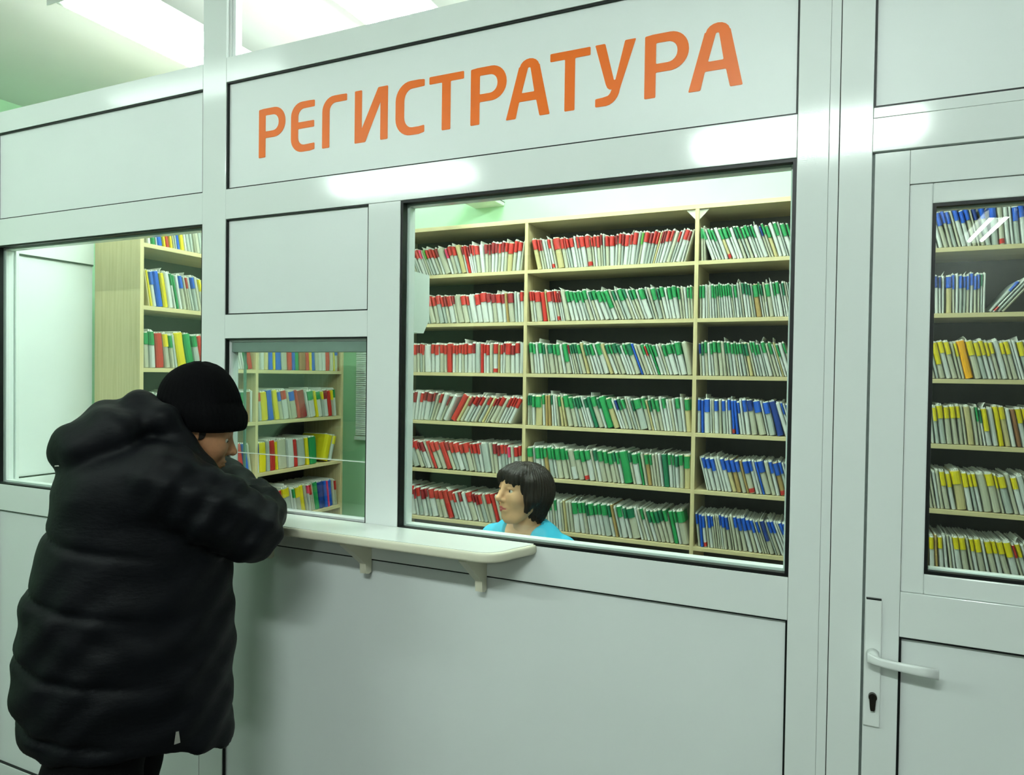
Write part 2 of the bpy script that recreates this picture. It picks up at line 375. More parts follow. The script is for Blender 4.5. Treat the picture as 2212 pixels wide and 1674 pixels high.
# small box on the inside of the mullion
jb = obj('wall_box', prism([(-.5, -.095), (-.5, .095), (.5, .095), (.5, -.05), (.28, -.095)], 0, .11), WHITEPL)
jb.scale = (.150, 1, 1); jb.rotation_euler = (0, 0, math.radians(90)); jb.location = (-1.20, .1395, 1.805)
tag(jb, 'pale box with chamfered corner fixed behind the mullion, upper left of large window', 'box')

# ledge
def ledge_outline():
    x0, x1, y0 = -1.84, -.722, -.158; r = .085
    p = [(x1, -.0015), (x0, -.0015), (x0, y0+r)]
    p += [(x0+r-r*math.cos(math.radians(a)), y0+r-r*math.sin(math.radians(a))) for a in range(10, 91, 10)]
    p += [(x1-.1+.07*math.sin(math.radians(a)), y0+r-r*math.cos(math.radians(a))) for a in range(0, 81, 10)]
    p += [(x1-.012, -.045), (x1, -.015)]
    return p
led = thing('counter_ledge', 'white counter ledge with cream rounded edge below the serving window', 'ledge', (-1.28, 0, 1.098))
def slab(pts, z0, z1, m, name, inset=0.0):
    bm = bmesh.new(); vs_ = [bm.verts.new((x+1.28, y, z0-1.098)) for x, y in pts]; f = bm.faces.new(vs_)
    r = bmesh.ops.extrude_face_region(bm, geom=[f]); bmesh.ops.translate(bm, verts=[v for v in r['geom'] if isinstance(v, bmesh.types.BMVert)], vec=(0, 0, z1-z0))
    bmesh.ops.recalc_face_normals(bm, faces=bm.faces[:])
    hz = [e for e in bm.edges if abs(e.verts[0].co.z-e.verts[1].co.z) < 1e-5]
    bmesh.ops.bevel(bm, geom=hz, offset=.007, segments=4, profile=.5, affect='EDGES')
    me = bpy.data.meshes.new(name); bm.to_mesh(me); bm.free(); me.polygons.foreach_set('use_smooth', [True]*len(me.polygons)); return obj(name, me, m, led)
LP = ledge_outline()
ed = slab(LP, 1.098, 1.1235, LEDGE_EDGE, 'edge_band')
tp = [(-1.28+(x+1.28)*.985, min(-.0015, y+.007)) for x, y in LP]
slab2 = bmesh.new(); vv = [slab2.verts.new((x+1.28, y, 1.1237-1.098)) for x, y in tp]; slab2.faces.new(vv)
r = bmesh.ops.extrude_face_region(slab2, geom=slab2.faces[:]); bmesh.ops.translate(slab2, verts=[v for v in r['geom'] if isinstance(v, bmesh.types.BMVert)], vec=(0, 0, .0012))
bmesh.ops.recalc_face_normals(slab2, faces=slab2.faces[:]); me = bpy.data.meshes.new('top'); slab2.to_mesh(me); slab2.free(); obj('top', me, LEDGEM, led)
brk = prism([(0, 0), (-.125, 0), (-.125, -.012), (-.03, -.088), (-.026, -.118), (-.012, -.122), (0, -.118)], -.011, .011, 'bracket')
for bx in (-1.655, -1.272, -.882):
    o = obj('bracket', brk, LEDGE_EDGE, led, (bx+1.28, -.0005, 0)); o.rotation_euler = (0, 0, math.radians(90))

# ================================================================== DOOR
dr = thing('door_1', 'white half glazed aluminium door with lever handle at right', 'door', (.55, 0, 0), kind='structure')
D0 = .0675
def dbox(n, b, m=FRAME, bev=.0012):
    o = box(n, b, m, dr, bev); o.location -= dr.location; return o
dbox('frame_head', (.067, 1.02, 0, FY1, 2.0845, 2.158))
dbox('stile', (.0725, .1405, .0006, .05, FL+.01, 2.080)); dbox('stile', (.93, 1.0, .0006, .05, FL+.01, 2.080))
dbox('rail', (.1410, .9295, .0006, .05, 2.0065, 2.080)); dbox('rail', (.1410, .9295, .0006, .05, 1.018, 1.1165)); dbox('rail', (.1410, .9295, .0006, .05, FL+.01, 0))
o = ring('rebate_seal', .067, 1.02, FL, 2.0845, .0065, .012, .056, SEALG, dr); o.location -= dr.location
o = ring('glazing_bead', .1415, .929, 1.117, 2.006, .044, .0045, .03, FRAME, dr, .003); o.location -= dr.location
o = ring('gasket', .1855, .885, 1.161, 1.962, .007, .006, .022, RUBBER, dr); o.location -= dr.location
dbox('pane', (.187, .8835, .022, .028, 1.1625, 1.9605), GLASS, 0)
o = ring('inner_bead', .1855, .885, 1.161, 1.962, .010, .029, .05, FRAME, dr, .003); o.location -= dr.location
o = ring('gasket', .1410, .9295, 0, 1.018, .0045, .003, .016, RUBBER, dr); o.location -= dr.location
dbox('lower_panel', (.1410, .9295, .012, .036, 0, 1.018), PANEL, 0)
hp = dbox('handle_plate', (.0735, .1060, -.0075, .0004, .812, 1.094), METALW, .002)
lp_ = tube_me([(0, 0, 0), (0, -.035, 0)], [.0135, .012], 16, 'handle_neck'); obj('handle_neck', lp_, METALW, hp, (.0, -.0035, .973-.812))
def lever():
    bm = bmesh.new(); prev = None
    st = [(-.012, -.034, .020, .011), (.0, -.037, .021, .013), (.014, -.039, .018, .012), (.04, -.0405, .0185, .0095), (.08, -.041, .021, .0085), (.122, -.041, .0225, .0085)]
    zc = [.002, .0, -.003, -.005, -.007, -.008]
    rings = []
    for (x, y, hh, th), zz in zip(st, zc):
        ringv = []
        for a in range(12):
            an = math.radians(a*30+15); c, s = math.cos(an), math.sin(an)
            cc = math.copysign(abs(c)**.55, c); ss = math.copysign(abs(s)**.55, s)
            ringv.append(bm.verts.new((x, y+cc*th/2, zz+ss*hh/2)))
        rings.append(ringv)
    for a, b in zip(rings, rings[1:]):
        for k in range(12): bm.faces.new((a[k], a[(k+1) % 12], b[(k+1) % 12], b[k]))
    bm.faces.new(rings[0]); bm.faces.new(rings[-1][::-1]); bmesh.ops.recalc_face_normals(bm, faces=bm.faces[:])
    me = bpy.data.meshes.new('lever'); bm.to_mesh(me); bm.free(); me.polygons.foreach_set('use_smooth', [True]*len(me.polygons)); return me
obj('lever', lever(), METALW, hp, (0, 0, .973-.812))
cyl = [(.0085*math.cos(math.radians(a)), .0085*math.sin(math.radians(a))+.012) for a in range(-40, 221, 20)]+[(-.005, -.014), (-.0035, -.018), (.0035, -.018), (.005, -.014)]
obj('lock_cylinder', prism(cyl, -.0105, 0), DARKSTEEL, hp, (.0015, -.0035, .868-.812))
obj('keyhole', boxes_me([(-.0007, .0007, -.0112, -.010, .008, .016)], 0), RUBBER, hp, (.0015, -.0035, .868-.812))
obj('plate_shadow_gap', boxes_me([(-.0150, .0150, -.005, .003, .2822, .2850)], 0, 'shadow_gap_strip'), RUBBER, hp, (0, 0, 0)).name = 'shadow_gap_strip'  # black strip stands in for the shadow gap above the plate

# ================================================================== SIDE PARTITION (perpendicular, at the left)
wp = thing('wall_side', 'white side partition panel with black gasket lines, seen through left window', 'partition', kind='structure')
SX = -3.121
box('post', (SX-.06, SX, FY1+.001, .075, FL, 2.626), FRAME, wp, .001)
box('rail', (SX-.06, SX, .075, .402, 2.062, 2.626), FRAME, wp, .001); box('rail', (SX-.06, SX, .075, .402, .99, 1.115), FRAME, wp, .001)
box('panel', (SX-.04, SX-.010, .075, .402, 1.115, 2.062), PANEL, wp)
box('gasket', (SX-.012, SX-.003, .075, .402, 2.056, 2.063), RUBBER, wp); box('gasket', (SX-.012, SX-.003, .075, .402, 1.114, 1.121), RUBBER, wp)
box('panel', (SX-.06, SX-.03, .075, .402, FL, .99), PANEL, wp)
box('inner_sill', (SX, -1.98, FY1+.001, .16, 1.05, 1.072), LEDGEM, wp, .002)

# ================================================================== LAMPS
def lamp(label, loc, rotz, strength, key, pan=.34, length=1.26):
    t = thing('ceiling_lamp', label, 'lamp', loc, rotz, 'fluorescent ceiling lamps')
    L = length/2; W = pan/2
    prof = [(-W, -.030), (-W*.93, -.030), (-W*.6, -.006), (W*.6, -.006), (W*.93, -.030), (W, -.030), (W*.8, .022), (-W*.8, .022)]
    me = prism(prof, -L, L, 'reflector'); obj('reflector', me, METALW, t)
    obj('end_plate', boxes_me([(-W*.75, W*.75, -L-.004, -L, -.09, .022)], 0), METALW, t); obj('end_plate', boxes_me([(-W*.75, W*.75, L, L+.004, -.09, .022)], 0), METALW, t)
    for e in (-1, 1): obj('hanger_rod', tube_me([(0, e*L*.7, .021), (0, e*L*.7, CZ-loc[2]-.0005)], .005, 8, 'hanger_rod'), METALW, t)
    for s in (-1, 1):
        tb = obj('tube', tube_me([(s*W*.46, -L+.03, -.072), (s*W*.46, L-.03, -.072)], .0145, 8, 'tube'), MATS.get(key) or emit_mat(key, LAMP_TINT, strength), t)
        for e in (-1, 1): obj('cap', tube_me([(s*W*.46, e*(L-.032), -.072), (s*W*.46, e*(L-.002), -.072)], .0155, 8, 'cap'), WHITEPL, tb)
    return t
LZ = 3.10
lamp('long fluorescent ceiling lamp crossing the upper left corner', (-2.72, .65, LZ), 0, ROOM_W*.55, 'tube_glow_registry_a')
lamp('fluorescent ceiling lamp peeking over the top rail left of the sign', (-1.68, .86, LZ), 0, ROOM_W, 'tube_glow_registry')
lamp('fluorescent registry ceiling lamp hidden above the sign', (-.45, .96, LZ), 0, ROOM_W, 'tube_glow_registry')
lamp('hall ceiling lamp mirrored at the top of the tall post', (-2.99, -.88, LZ), math.pi/2, HALL_W*.05, 'tube_glow_hall_dim', .24)
lamp('hall ceiling lamp mirrored in the rail below the sign, left streak', (-2.98, -2.70, LZ), math.pi/2, HALL_W*.50, 'tube_glow_hall_mid', .24)
lamp('hall ceiling lamp mirrored in the rail below the sign, right streak', (-.20, -2.80, LZ), math.pi/2, HALL_W, 'tube_glow_hall', .24)
lamp('hall ceiling lamp mirrored as a slanting streak in the door glass', (1.29, -6.16, LZ), 0, HALL_W, 'tube_glow_hall', .24)
# ceiling duct over the shelves
du = thing('cable_duct', 'pale ceiling duct with thin dark seams meeting wall above left bay', 'duct', (-1.93, 1.55, 2.60))
box('duct_body', (-.10, .10, -.55, .549, 0, .085), WHITEPL, du, .006)
for k in (.02, .045, .07): box('cable', (.1002, .1035, -.55, .545, k, k+.003), RUBBER, du)
box('hanger', (-.01, .01, -.4, -.38, .0851, .595), METALW, du); box('hanger', (-.01, .01, .3, .32, .0851, .595), METALW, du)

# ================================================================== SHELVING
ZS = [2.149-.2795*k for k in range(8)]      # top faces of the boards; books of row k stand on ZS[k]
TH = .019
def shelving(name, label, divs, depth, loc, rotz, zs, ztop, braces=()):
    """front edge along local +x, at local y=0, going back to y=depth"""
    t = thing(name, label, 'shelving', loc, rotz)
    x0, x1 = divs[0], divs[-1]
    box('top_board', (x0-TH/2, x1+TH/2, 0, depth, ztop-.022, ztop), BEIGEH, t, .001)
    for d in divs: box('upright', (d-TH/2, d+TH/2, .0008, depth, FL, ztop-.022), BEIGE, t, .001)
    for a, b in zip(divs, divs[1:]):
        for z_ in zs: box('shelf_board', (a+TH/2, b-TH/2, .0012, depth-.012, z_-.019, z_), BEIGEH, t, .001)
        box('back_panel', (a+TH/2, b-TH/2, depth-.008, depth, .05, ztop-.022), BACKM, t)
    for bx in braces:
        for s in (-1, 1):
            me = prism([(s*TH/2, -.002), (s*(TH/2+.045), -.002), (s*TH/2, -.05)], .012, .018); obj('corner_brace', me, LEDGE_EDGE, t, (bx, 0, ztop-.022))
    return t
MY = 1.742
MDIV = [-2.43, -1.527, -.6215, .284, 1.19]
shelving('shelving_unit', 'long beige shelving of card folders along the back wall', MDIV, .33, (0, MY, 0), 0, ZS, 2.424, (MDIV[2],))
LDIV = [.4125, 1.104, 1.822]
shelving('shelving_unit', 'beige shelving at right angles, along the left behind the man', LDIV, .305, (-2.81, 0, 0), math.pi/2, ZS, 2.53)

# ---- card folders
def folder_mesh(v):
    rr = random.Random(v); b = lambda: rr.uniform(-.03, .03)
    sec = [(0, 1), (0, .10), (.07, .035), (.24, .005), (.5, 0), (.76, .005), (.93, .035), (1, .10), (1, 1)]
    V = []; F = []
    lev = [0.0, .012, .33, .66, .955, .97]
    n = len(sec)
    bow = rr.uniform(-.08, .08)
    for j, z_ in enumerate(lev):
        ins = .1 if j in (0, len(lev)-1) else 0
        for (x, y) in sec:
            V.append((.5+(x-.5)*(1-ins)+bow*math.sin(math.pi*z_)+(b() if 0 < j < 5 else 0)*.6, y+(ins*.08 if y < .5 else 0), z_))
    for j in range(len(lev)-1):
        for k in range(n-1): F.append((j*n+k, j*n+k+1, (j+1)*n+k+1, (j+1)*n+k))
    F.append(tuple(range(n-1, -1, -1))); F.append(tuple((len(lev)-1)*n+k for k in range(n)))
    nf = len(F)
    # leaves of paper standing a little above the cover
    m = 4; 
    for q in range(m):
        xa = .12+.76*q/m; xb = xa+.76/m*.8; h = .99+rr.uniform(-.012, .028); h2 = h+rr.uniform(-.02, .012); yf = .03+rr.uniform(0, .05)
        o = len(V); V += [(xa, yf, .93), (xb, yf, .93), (xb, 1, .93), (xa, 1, .93), (xa, yf, h), (xb, yf, h2), (xb, 1, h2), (xa, 1, h)]
        for f in ((0, 1, 5, 4), (1, 2, 6, 5), (2, 3, 7, 6), (3, 0, 4, 7), (4, 5, 6, 7)): F.append(tuple(o+i for i in f))
    me = me_from(V, F, 'card_folder'); fixn(me); me.materials.append(CARD); me.materials.append(PAPER)
    for p in me.polygons: p.material_index = 1 if p.index >= nf else 0
    return me
def band_mesh(z0, z1, name, wrap=.45):
    sec = [(-.012, wrap), (-.012, .09), (.06, .022), (.24, -.012), (.5, -.018), (.76, -.012), (.94, .022), (1.012, .09), (1.012, wrap)]
    V = []; F = []; n = len(sec)
    for z_ in (z0, z1):
        for (x, y) in sec: V.append((x, y, z_))
    i0 = len(V)
    for z_ in (z0, z1):
        for (x, y) in sec: V.append((.5+(x-.5)*.94, y+.012, z_))
    for k in range(n-1):
        F += [(k, k+1, n+k+1, n+k), (i0+k+1, i0+k, i0+n+k, i0+n+k+1), (k+1, k, i0+k, i0+k+1), (n+k, n+k+1, i0+n+k+1, i0+n+k)]
    me = me_from(V, F, name); fixn(me); me.materials.append(TAPE); return me
FM = [folder_mesh(i) for i in range(7)]
TABS = [band_mesh(.64, .955, 'colour_tab'), band_mesh(.60, .95, 'colour_tab'), band_mesh(.67, .96, 'colour_tab')]
LONGTAB = band_mesh(.38, .955, 'colour_tab'); STICK = band_mesh(.03, .15, 'sticker', .12); NOTE = band_mesh(.02, .42, 'sticker', .12)
def sheet_mesh(v):
    rr = random.Random(v+50); a = rr.uniform(-.9, .9); V = []; F = []
    for j in range(5):
        t = j/4; V += [(.3+a*t*t*.9, .06, .9+.28*t*(1-.25*t)), (.3+a*t*t*.9+.02, .75, .9+.25*t*(1-.25*t)), (.38+a*t*t*.9, .06, .9+.28*t*(1-.25*t)), (.38+a*t*t*.9+.02, .75, .9+.25*t*(1-.25*t))]
    for j in range(4):
        o = j*4; F += [(o, o+1, o+5, o+4), (o+3, o+2, o+6, o+7), (o+2, o, o+4, o+6), (o+1, o+3, o+7, o+5)]
    F.append((16, 17, 19, 18)); me = me_from(V, F, 'loose_sheet'); fixn(me); me.materials.append(PAPER); return me
SHEETS = [sheet_mesh(i) for i in range(5)]
TC = {'r': (rgb(174, 40, 32), 'red'), 'd': (rgb(130, 32, 34), 'dark red'), 'p': (rgb(222, 62, 104), 'pink'), 'g': (rgb(30, 130, 70), 'green'), 'G': (rgb(18, 100, 66), 'dark green'),
      'b': (rgb(24, 82, 180), 'blue'), 'n': (rgb(20, 50, 120), 'navy'), 'y': (rgb(214, 196, 24), 'yellow'), 'o': (rgb(226, 160, 20), 'orange'), 'k': (rgb(132, 92, 58), 'brown'), 'm': (rgb(90, 160, 60), 'mixed green')}
CV = {'w': (rgb(198, 202, 194), 'white'), 'c': (rgb(186, 174, 124), 'cream'), 'k': (rgb(160, 134, 82), 'kraft'), 'e': (rgb(178, 178, 156), 'off-white'), 's': (rgb(166, 174, 164), 'pale grey')}
rf = random.Random(11)
def ordn(n):
    return f"{n}{'th' if 10 <= n % 100 <= 20 else {1: 'st', 2: 'nd', 3: 'rd'}.get(n % 10, 'th')}"
ROWN = ['top', 'second', 'third', 'fourth', 'fifth', 'sixth']
def jit(c, a=.08):
    k = 1+rf.uniform(-a, a); return (c[0]*k, c[1]*k, c[2]*k, 1)
KINDN = {'r': 'red_tab_folder', 'd': 'red_tab_folder', 'p': 'red_tab_folder', 'g': 'green_tab_folder', 'G': 'green_tab_folder', 'm': 'green_tab_folder', 'b': 'blue_tab_folder', 'n': 'blue_tab_folder',
         'y': 'yellow_tab_folder', 'o': 'yellow_tab_folder'}
SEEN = {}
def add_row(text, tilts, row, start, end, place, bay, full_end=None, drop=3.0):
    """text: tokens (tab colour, width, flags); tilts: 'fraction:degrees' (positive = top leans left);
    the row is fitted between start and end along the shelf"""
    tl = [tuple(float(q) for q in s.split(':')) for s in tilts.split(',')]
    def tilt(fr):
        if fr <= tl[0][0]: return tl[0][1]
        for (a, ta), (b, tb) in zip(tl, tl[1:]):
            if fr <= b: return ta+(tb-ta)*(fr-a)/(b-a+1e-9)
        return tl[-1][1]
    if tl[0][1] > 0: start += .172*math.sin(math.radians(tl[0][1]))
    items = []
    for t in text.split():
        if t[0] == '_': items.append(('gap', float(t[1:]), '')); continue
        if t[0] == '@': items.append(('at', float(t[1:]), '')); continue
        c = t[0]; wd = ''.join(q for q in t[1:] if q.isdigit()); fl = ''.join(q for q in t[1:] if not q.isdigit())
        if c in 'RB': c = c.lower(); fl += 'f'
        if c == 'w' and float(wd) <= drop and not fl: continue
        items.append((c, max(float(wd), 3.2), fl))
    def layout(unit):
        rr = random.Random(text); x = start; prev = None; out = []; mx = x
        for c, wd, fl in items:
            if c == 'gap': x += wd*unit; prev = None; continue
            if c == 'at': x = max(x, wd); prev = None; continue
            th = math.radians(tilt((x-start)/(end-start))+rr.uniform(-.7, .7)); t_ = wd*unit*math.cos(th); h = .166*rr.uniform(.96, 1.04)
            if prev is not None:
                dth = th-prev[0]
                if dth > 0: x += prev[1]*math.sin(dth)*.9
            x2 = x+t_/math.cos(th); out.append((x if th >= 0 else x2, th, t_*.985, h, c, fl)); x = x2+.0002; prev = (th, h)
            mx = max(mx, x2+(h*math.sin(-th) if th < 0 else 0))
        return out, mx
    lo, hi = .0008, .009
    for _ in range(30):
        m = (lo+hi)/2
        if layout(m)[1] > end: hi = m
        else: lo = m
    out, mx = layout(lo)
    for n, (px, th, t_, h, c, fl) in enumerate(out, 1):
        full = 'f' in fl
        cvk = 'c' if ('c' in fl or c == 'c') else ('k' if ('k' in fl or c == 'k') else rf.choice('wwweees'))
        hastab = c in TC and not full and c != 'k'
        nm = 'coloured_folder' if full else (KINDN[c] if hastab else 'plain_folder')
        o = bpy.data.objects.new(nm, FM[rf.randrange(7)]); COL.objects.link(o)
        SEEN[nm] = SEEN.get(nm, 0)+1
        o.color = jit(TC[c][0] if full else CV[cvk][0], .07)
        M = Matrix.Translation((px, .010+rf.uniform(0, .006), ZS[row]+.0004)) @ Matrix.Rotation(-th, 4, 'Y')
        if th < 0: M = M @ Matrix.Translation((-t_, 0, 0))
        o.matrix_world = place @ M @ Matrix.Diagonal((t_, rf.uniform(.195, .215), h, 1))
        if full: lab = TC[c][1]+' folder'
        elif hastab: lab = f"{CV[cvk][1]} folder, {TC[c][1]} tab"
        else: lab = f"plain {CV[cvk][1]} folder"
        tag(o, f"{lab}, {ordn(n)} from left, {ROWN[row]} row, {bay}", 'folder', f"folders in {bay}")
        def child(nm, me, col):
            k = bpy.data.objects.new(nm, me); COL.objects.link(k); k.parent = o; k.color = jit(col, .06)
        if hastab: child('colour_tab', LONGTAB if 'l' in fl else TABS[rf.randrange(3)], TC[c][0])
        if 's' in fl: child('sticker', STICK, TC['r'][0])
        if 'z' in fl: child('sticker', NOTE, CV['w'][0])
        if rf.random() < .10 or 'T' in fl: child('loose_sheet', SHEETS[rf.randrange(5)], CV['w'][0])
PM = Matrix.Translation((0, MY, 0))
def edge(i, s): return MDIV[i]+s*(TH/2+.001)
LB = 'left bay'; MB_ = 'middle bay'; RB = 'right bay'; DB = 'bay behind door glass'
ROWS1 = [("w6 r3 w4 w4 w3 r7 r6 r4 w4 r4 r8 w3 p3 w4 m4 r6 r6 r5 w3 d5 w11 p4 w3 r8 r6 c9 w3 d3 w3 Rf5 d3 d3 r3 r7 w7T d6 d3 d6 d5 r5 d5 r5 r9c r6 r7 w4", "0:25,.35:23,.55:16,.66:8,.74:0,.85:-4,1:-9"),
 ("w6 r5 w4 r3 r4 r9 w4 w3 d5 r5 d4 w3 w4 r8 r6 r7 r5 d4 r8 d3 w9 r8 r4 w8 r7 r9 d6 d7 r7 d5 k3 d8 w3 w4 w4 r5", "0:16,.3:14,.6:12,.8:8,1:3"),
 ("w6 w6 p7 w3 d3 d4 r8 w3 d4 r4 r3 w11 r6 r7 r7 r5 w3 Rf8 r5 w3 r4 r5 r5 r4 w3 w3 w3 r8 d4 w8 Rf5 r3 r5 w5 r7s w3 k3 r4 d3 w3 r8 d6 r6 w7", "0:2,1:0"),
 ("w6 w7 p6 d3 d5 d5 w6 r5 d4 w3 d9 d4 w4 r4 w8 d4 w8z _3 Rf11 c6 d6 r7 d4 r6 w5 r6 c5 r3 d4 r8 w6 r5 r4 r4 r7 w3", "0:-5,.2:-9,.3:-18,.42:-30,.55:-30,.8:-28,1:-24"),
 ("w5 p6 w3 d3 w3 w3 r4 w3 r6 w3 r9 r6 w3 d3 d5 w4 Rf4 r6 r6 w3 Rf7 d5 w3 r5 r7 r5 r7 r3 r5 r4 w9 w4 d5 w3 w3 d4 r5 r3 p3 w4 r5 r4", "0:17,.2:22,.4:24,.6:18,.8:8,1:3"),
 ("w5 w4 r5 d6 r9 w3 d3 r6 d6 w3 d4 r8 r6 r6 Rf7 r6 r3 w3 w4 d4 w5 r8 d3 w3 d4 w3 r5 w4 r6 Rf5 w4 r4 w3 r4 r5 w3 d4 r4 w3", "0:7,.3:14,.5:20,.7:18,1:15")]
for k, (tx, tl) in enumerate(ROWS1): add_row(tx, tl, k, max(-2.418, -2.365-.172*math.sin(math.radians(max(0, float(tl.split(':')[1].split(',')[0]))))), edge(1, -1), PM, LB)
ROWS2 = [("_3 r9c r6 w3 d3 w6 w4 r5s w4 w3 r13c r8 r3 r5 r8 w5 r4 r9 r9s r4 r5 w3 r6 w3 d3 w4 r6 r9 d4 r6 d4 w3 r8 r4 r8 w4 m4 r8 d5 r5 w3 r4 c3 d3 w3 d3 r6 r5 w7 r4 w4 r8 d4 w3 w4", "0:13,.25:13,.4:7,.5:0,.6:-5,.75:-14,.88:-18,1:-12"),
 ("r6 r3 r11 Rf8 c3 r10 d3 r5s d3 d3 w9T g7 g7 g5 w3 w3 g7 g4 g7 w4 G5 g7 g9 g5 g9l w4 w3 G5 w4 g9 G5 w4 G5 w3 g6 w4z g9 w4 w4 g8 G4 g6 w4 g6 g7 g4 w3 w4 w4 g4 w3 g4", "0:6,.15:10,.3:16,.5:22,.7:22,.85:14,1:3"),
 ("g7 g5 w4 g7 G5 w4 w3 G9 g5 g7 w3 w5 g9l d3 G4 G4 w3 G4 g6 c6 G5 G5 w3 g6 w4 g9 w3 c6 G7 g4 G8 G5 w4 g5 G9 Bf4 w4 w6 g5 w3 r3 g4 gf3 g6 w4 w4 g5 g9 g3 w3 g9 w8", "0:6,.2:10,.35:16,.55:22,.8:21,1:11"),
 ("G4 w3 G3 g5 g12c g5 k5 k5 G3 w4 w4 g5c c4 g9 g7 G5 G5 G4 w4 w3 G5 Gf7 w3 g9 w3 G4 gf11 g9c w4 n4 G5 g6 w4 w4 w3 G3 g12 w3 g6 c3 G4 g5 w3 w3 g6 w4 g5 w4 w4 w4 g7 w3 w4 g8c", "0:1,.15:3,.25:12,.4:18,.6:20,.8:14,.95:8,1:1"),
 ("g9c w4 g8 g5 g6k w3 g8 g3 w3 g9 g8 w3 g4 w9z g9 w3 w3 g7s g9 w4 G6 w3 g8 g7 w3 w3 g8 G4 w3 g5 gf13 G4 g9 w3 gf4 w4 g6k w3 g4 w4 w4 w4 Gf8 g5 g3 w3 G5 g6 w3 g9c", "0:4,.15:10,.35:14,.7:12,.85:7,1:1"),
 ("g5 g5 w4 w4 g5 w4 w4 g4 g3 w3 w3 w4 g4 w3 w5 w4 c4 w4 w5 g9 g7 g5 w3 G3 w3 g8 g6 g5 g9 G5 w4k w4 g8 w3 w3 G5 w3 G12 w4 w4 g4 w4 w3 G5 g5 G6 G5 g6 gf6 w3 g4 g10", "0:4,.3:8,.6:14,.85:18,1:9")]
for k, (tx, tl) in enumerate(ROWS2): add_row(tx, tl, k, edge(1, 1)+.002, edge(2, -1), PM, MB_)
ROWS3 = [("g7 w4 _14 g9 w5 g7 g7 w9 g8cs w3 g10 g6 w8 G8 g6 g8 g8 G5 g6 w11T n5 g6 g9c w9 g9 w4 g11 g6", "0:2,.09:2,.10:21,.6:20,1:16"),
 ("g6 g8 w5 w4 w5T g6 g5 g5 g4 g5 g6 g5 g6 g4 w4 g7 w6 w4 G7 G6 G6 w4 g13k g4 G5 w5z g11 w6 g5 g9 w4 G6 w4 w4 g6s w3", "0:1,.4:8,.8:10,1:10"),
 ("n5 G6 g7 w6 g5 g9 g9 w7 w3 G5 g7 g7 g5 w3 g5 g7 w3 G4 w3 G8c w5 g5 g6 g7 w4 g9 w5 g7 w4 c4 g5 w9 g5", "0:4,.4:9,.7:15,1:18"),
 ("b7 bf6 b12 w4 w4 b9 w6 b8 w4 b6 w3 bf6s bf6 b6 w3 w5 b9 n12 w3 b15 w4 b13 w3 nf13 w9 w3 b4 w4 b8 b8", "0:1,.3:4,.55:11,.9:18,1:18"),
 ("_5 w3 w4 b6 b8 b9 w5 w6 b8 b9c b9k b8 k5 b11s b7 w5 bf4 w3 b12 w8 b7 b10ks b6 w4 b5 w4 b8", "0:14,.3:15,1:15"),
 ("w3 b6 bf7 b8s w5 b8 w3 b6 w4 w5 w4 b4 b8 b8 w4 w7 b8 b10 b10 b9 b8 w4 b6 w4 n11l w4 b7 b8 w6 w4 b8 b8 w5", "0:6,.3:8,.55:16,.9:22,1:24")]
for k, (tx, tl) in enumerate(ROWS3): add_row(tx, tl, k, edge(2, 1)+.002, -.165 if k < 3 else -.120, PM, RB)
ROWS4 = [("w7 w5 b8 b9 b6 w3 b8 w5 b9 b8 b8 w4 n8 b9 b12 w9s w8 w5 b10 w3 b9 b9", "0:14,.5:14,.62:4,1:8"),
 ("b6 b6 b3 b8 b4 w3 n8 n5 w6T _2 b12c b5 w6 w3 b7 b7 b6 b7 b6 b6 w3 G4 w5 w3 _3 b8 w6s w8 w8", "0:2,.58:0,.59:-38,1:-40"),
 ("w8 n6 w5 y10l y9 y9 w5 y5 of13 y11 y8 y7 w3 y6 y7 w9 y6 y8 w4 w5 y10 w5 w6 y8", "0:13,1:14"),
 ("w8 w4 yf4 w5 y6 y9 y8 y8 y6 w4 c9 w6 g4 G3 y8l w8 yf7 y8c w6 kf7 y8 y8 y6 w6", "0:5,1:12"),
 ("w8 w5 r5 w4 w5 w5 y8 y7 y14c y8 y5 y6 w12 y11 y4 y11 w6 y8 w9 w4 y8", "0:8,.8:14,1:14"),
 ("w8 y14c y7 k4 y7 w5 w4 w4 y8 y9 w4 y6 y9 w4 y9 y6 y9 y10 r4 y7 w5 y6", "0:0,.4:9,1:18")]
for k, (tx, tl) in enumerate(ROWS4): add_row(tx, tl, k, edge(3, 1)+.030, .735 if k in (0, 1) else .79, PM, DB)
# side shelving: local +x runs along world +y, depth to -x
PS = Matrix.Translation((-2.81, 0, 0)) @ Matrix.Rotation(math.pi/2, 4, 'Z')
NB = 'side shelving near bay'; FB = 'side shelving far bay'
END1 = {0: .80, 1: .80, 2: 1.092, 3: 1.092, 4: 1.092}
END2 = {2: 1.811, 3: 1.79, 4: 1.79, 5: 1.80}
SIDE1 = [("w9 gf9 g4 bf14 yf6 rf10 yf6 w4 w5 bf9 yf11 y6 w10 w8 r3 w12 w9 b8 w8", "0:9,1:12", 0),
 ("c4 yf6 w3 b10 bf13 yf11 w12 g5 gf6 w8 b9 w5 r5 w8 b9 w8 y8 w9", "0:10,1:14", 1),
 ("g9 g8 Rf12 y8 g5 w5 yf14 gf12 g9 Rf9 w18 b5 rf8 b5 w8 y8 @0.975 w5 r4 w5 gf6 rf10", "0:3,.4:12,1:13", 2),
 ("w6 w8 g8 b5 G5 w8 b8 w8 r8 w8 y8 @0.985 b5 g7 w3 kf6 w4", "0:8,.7:8,.8:2,1:0", 3),
 ("@0.955 w5 bf8 Rf9 bf7 w5", "0:12,1:10", 4)]
for tx, tl, k in SIDE1: add_row(tx, tl, k, LDIV[0]+TH/2+.002, END1[k], PS, NB)
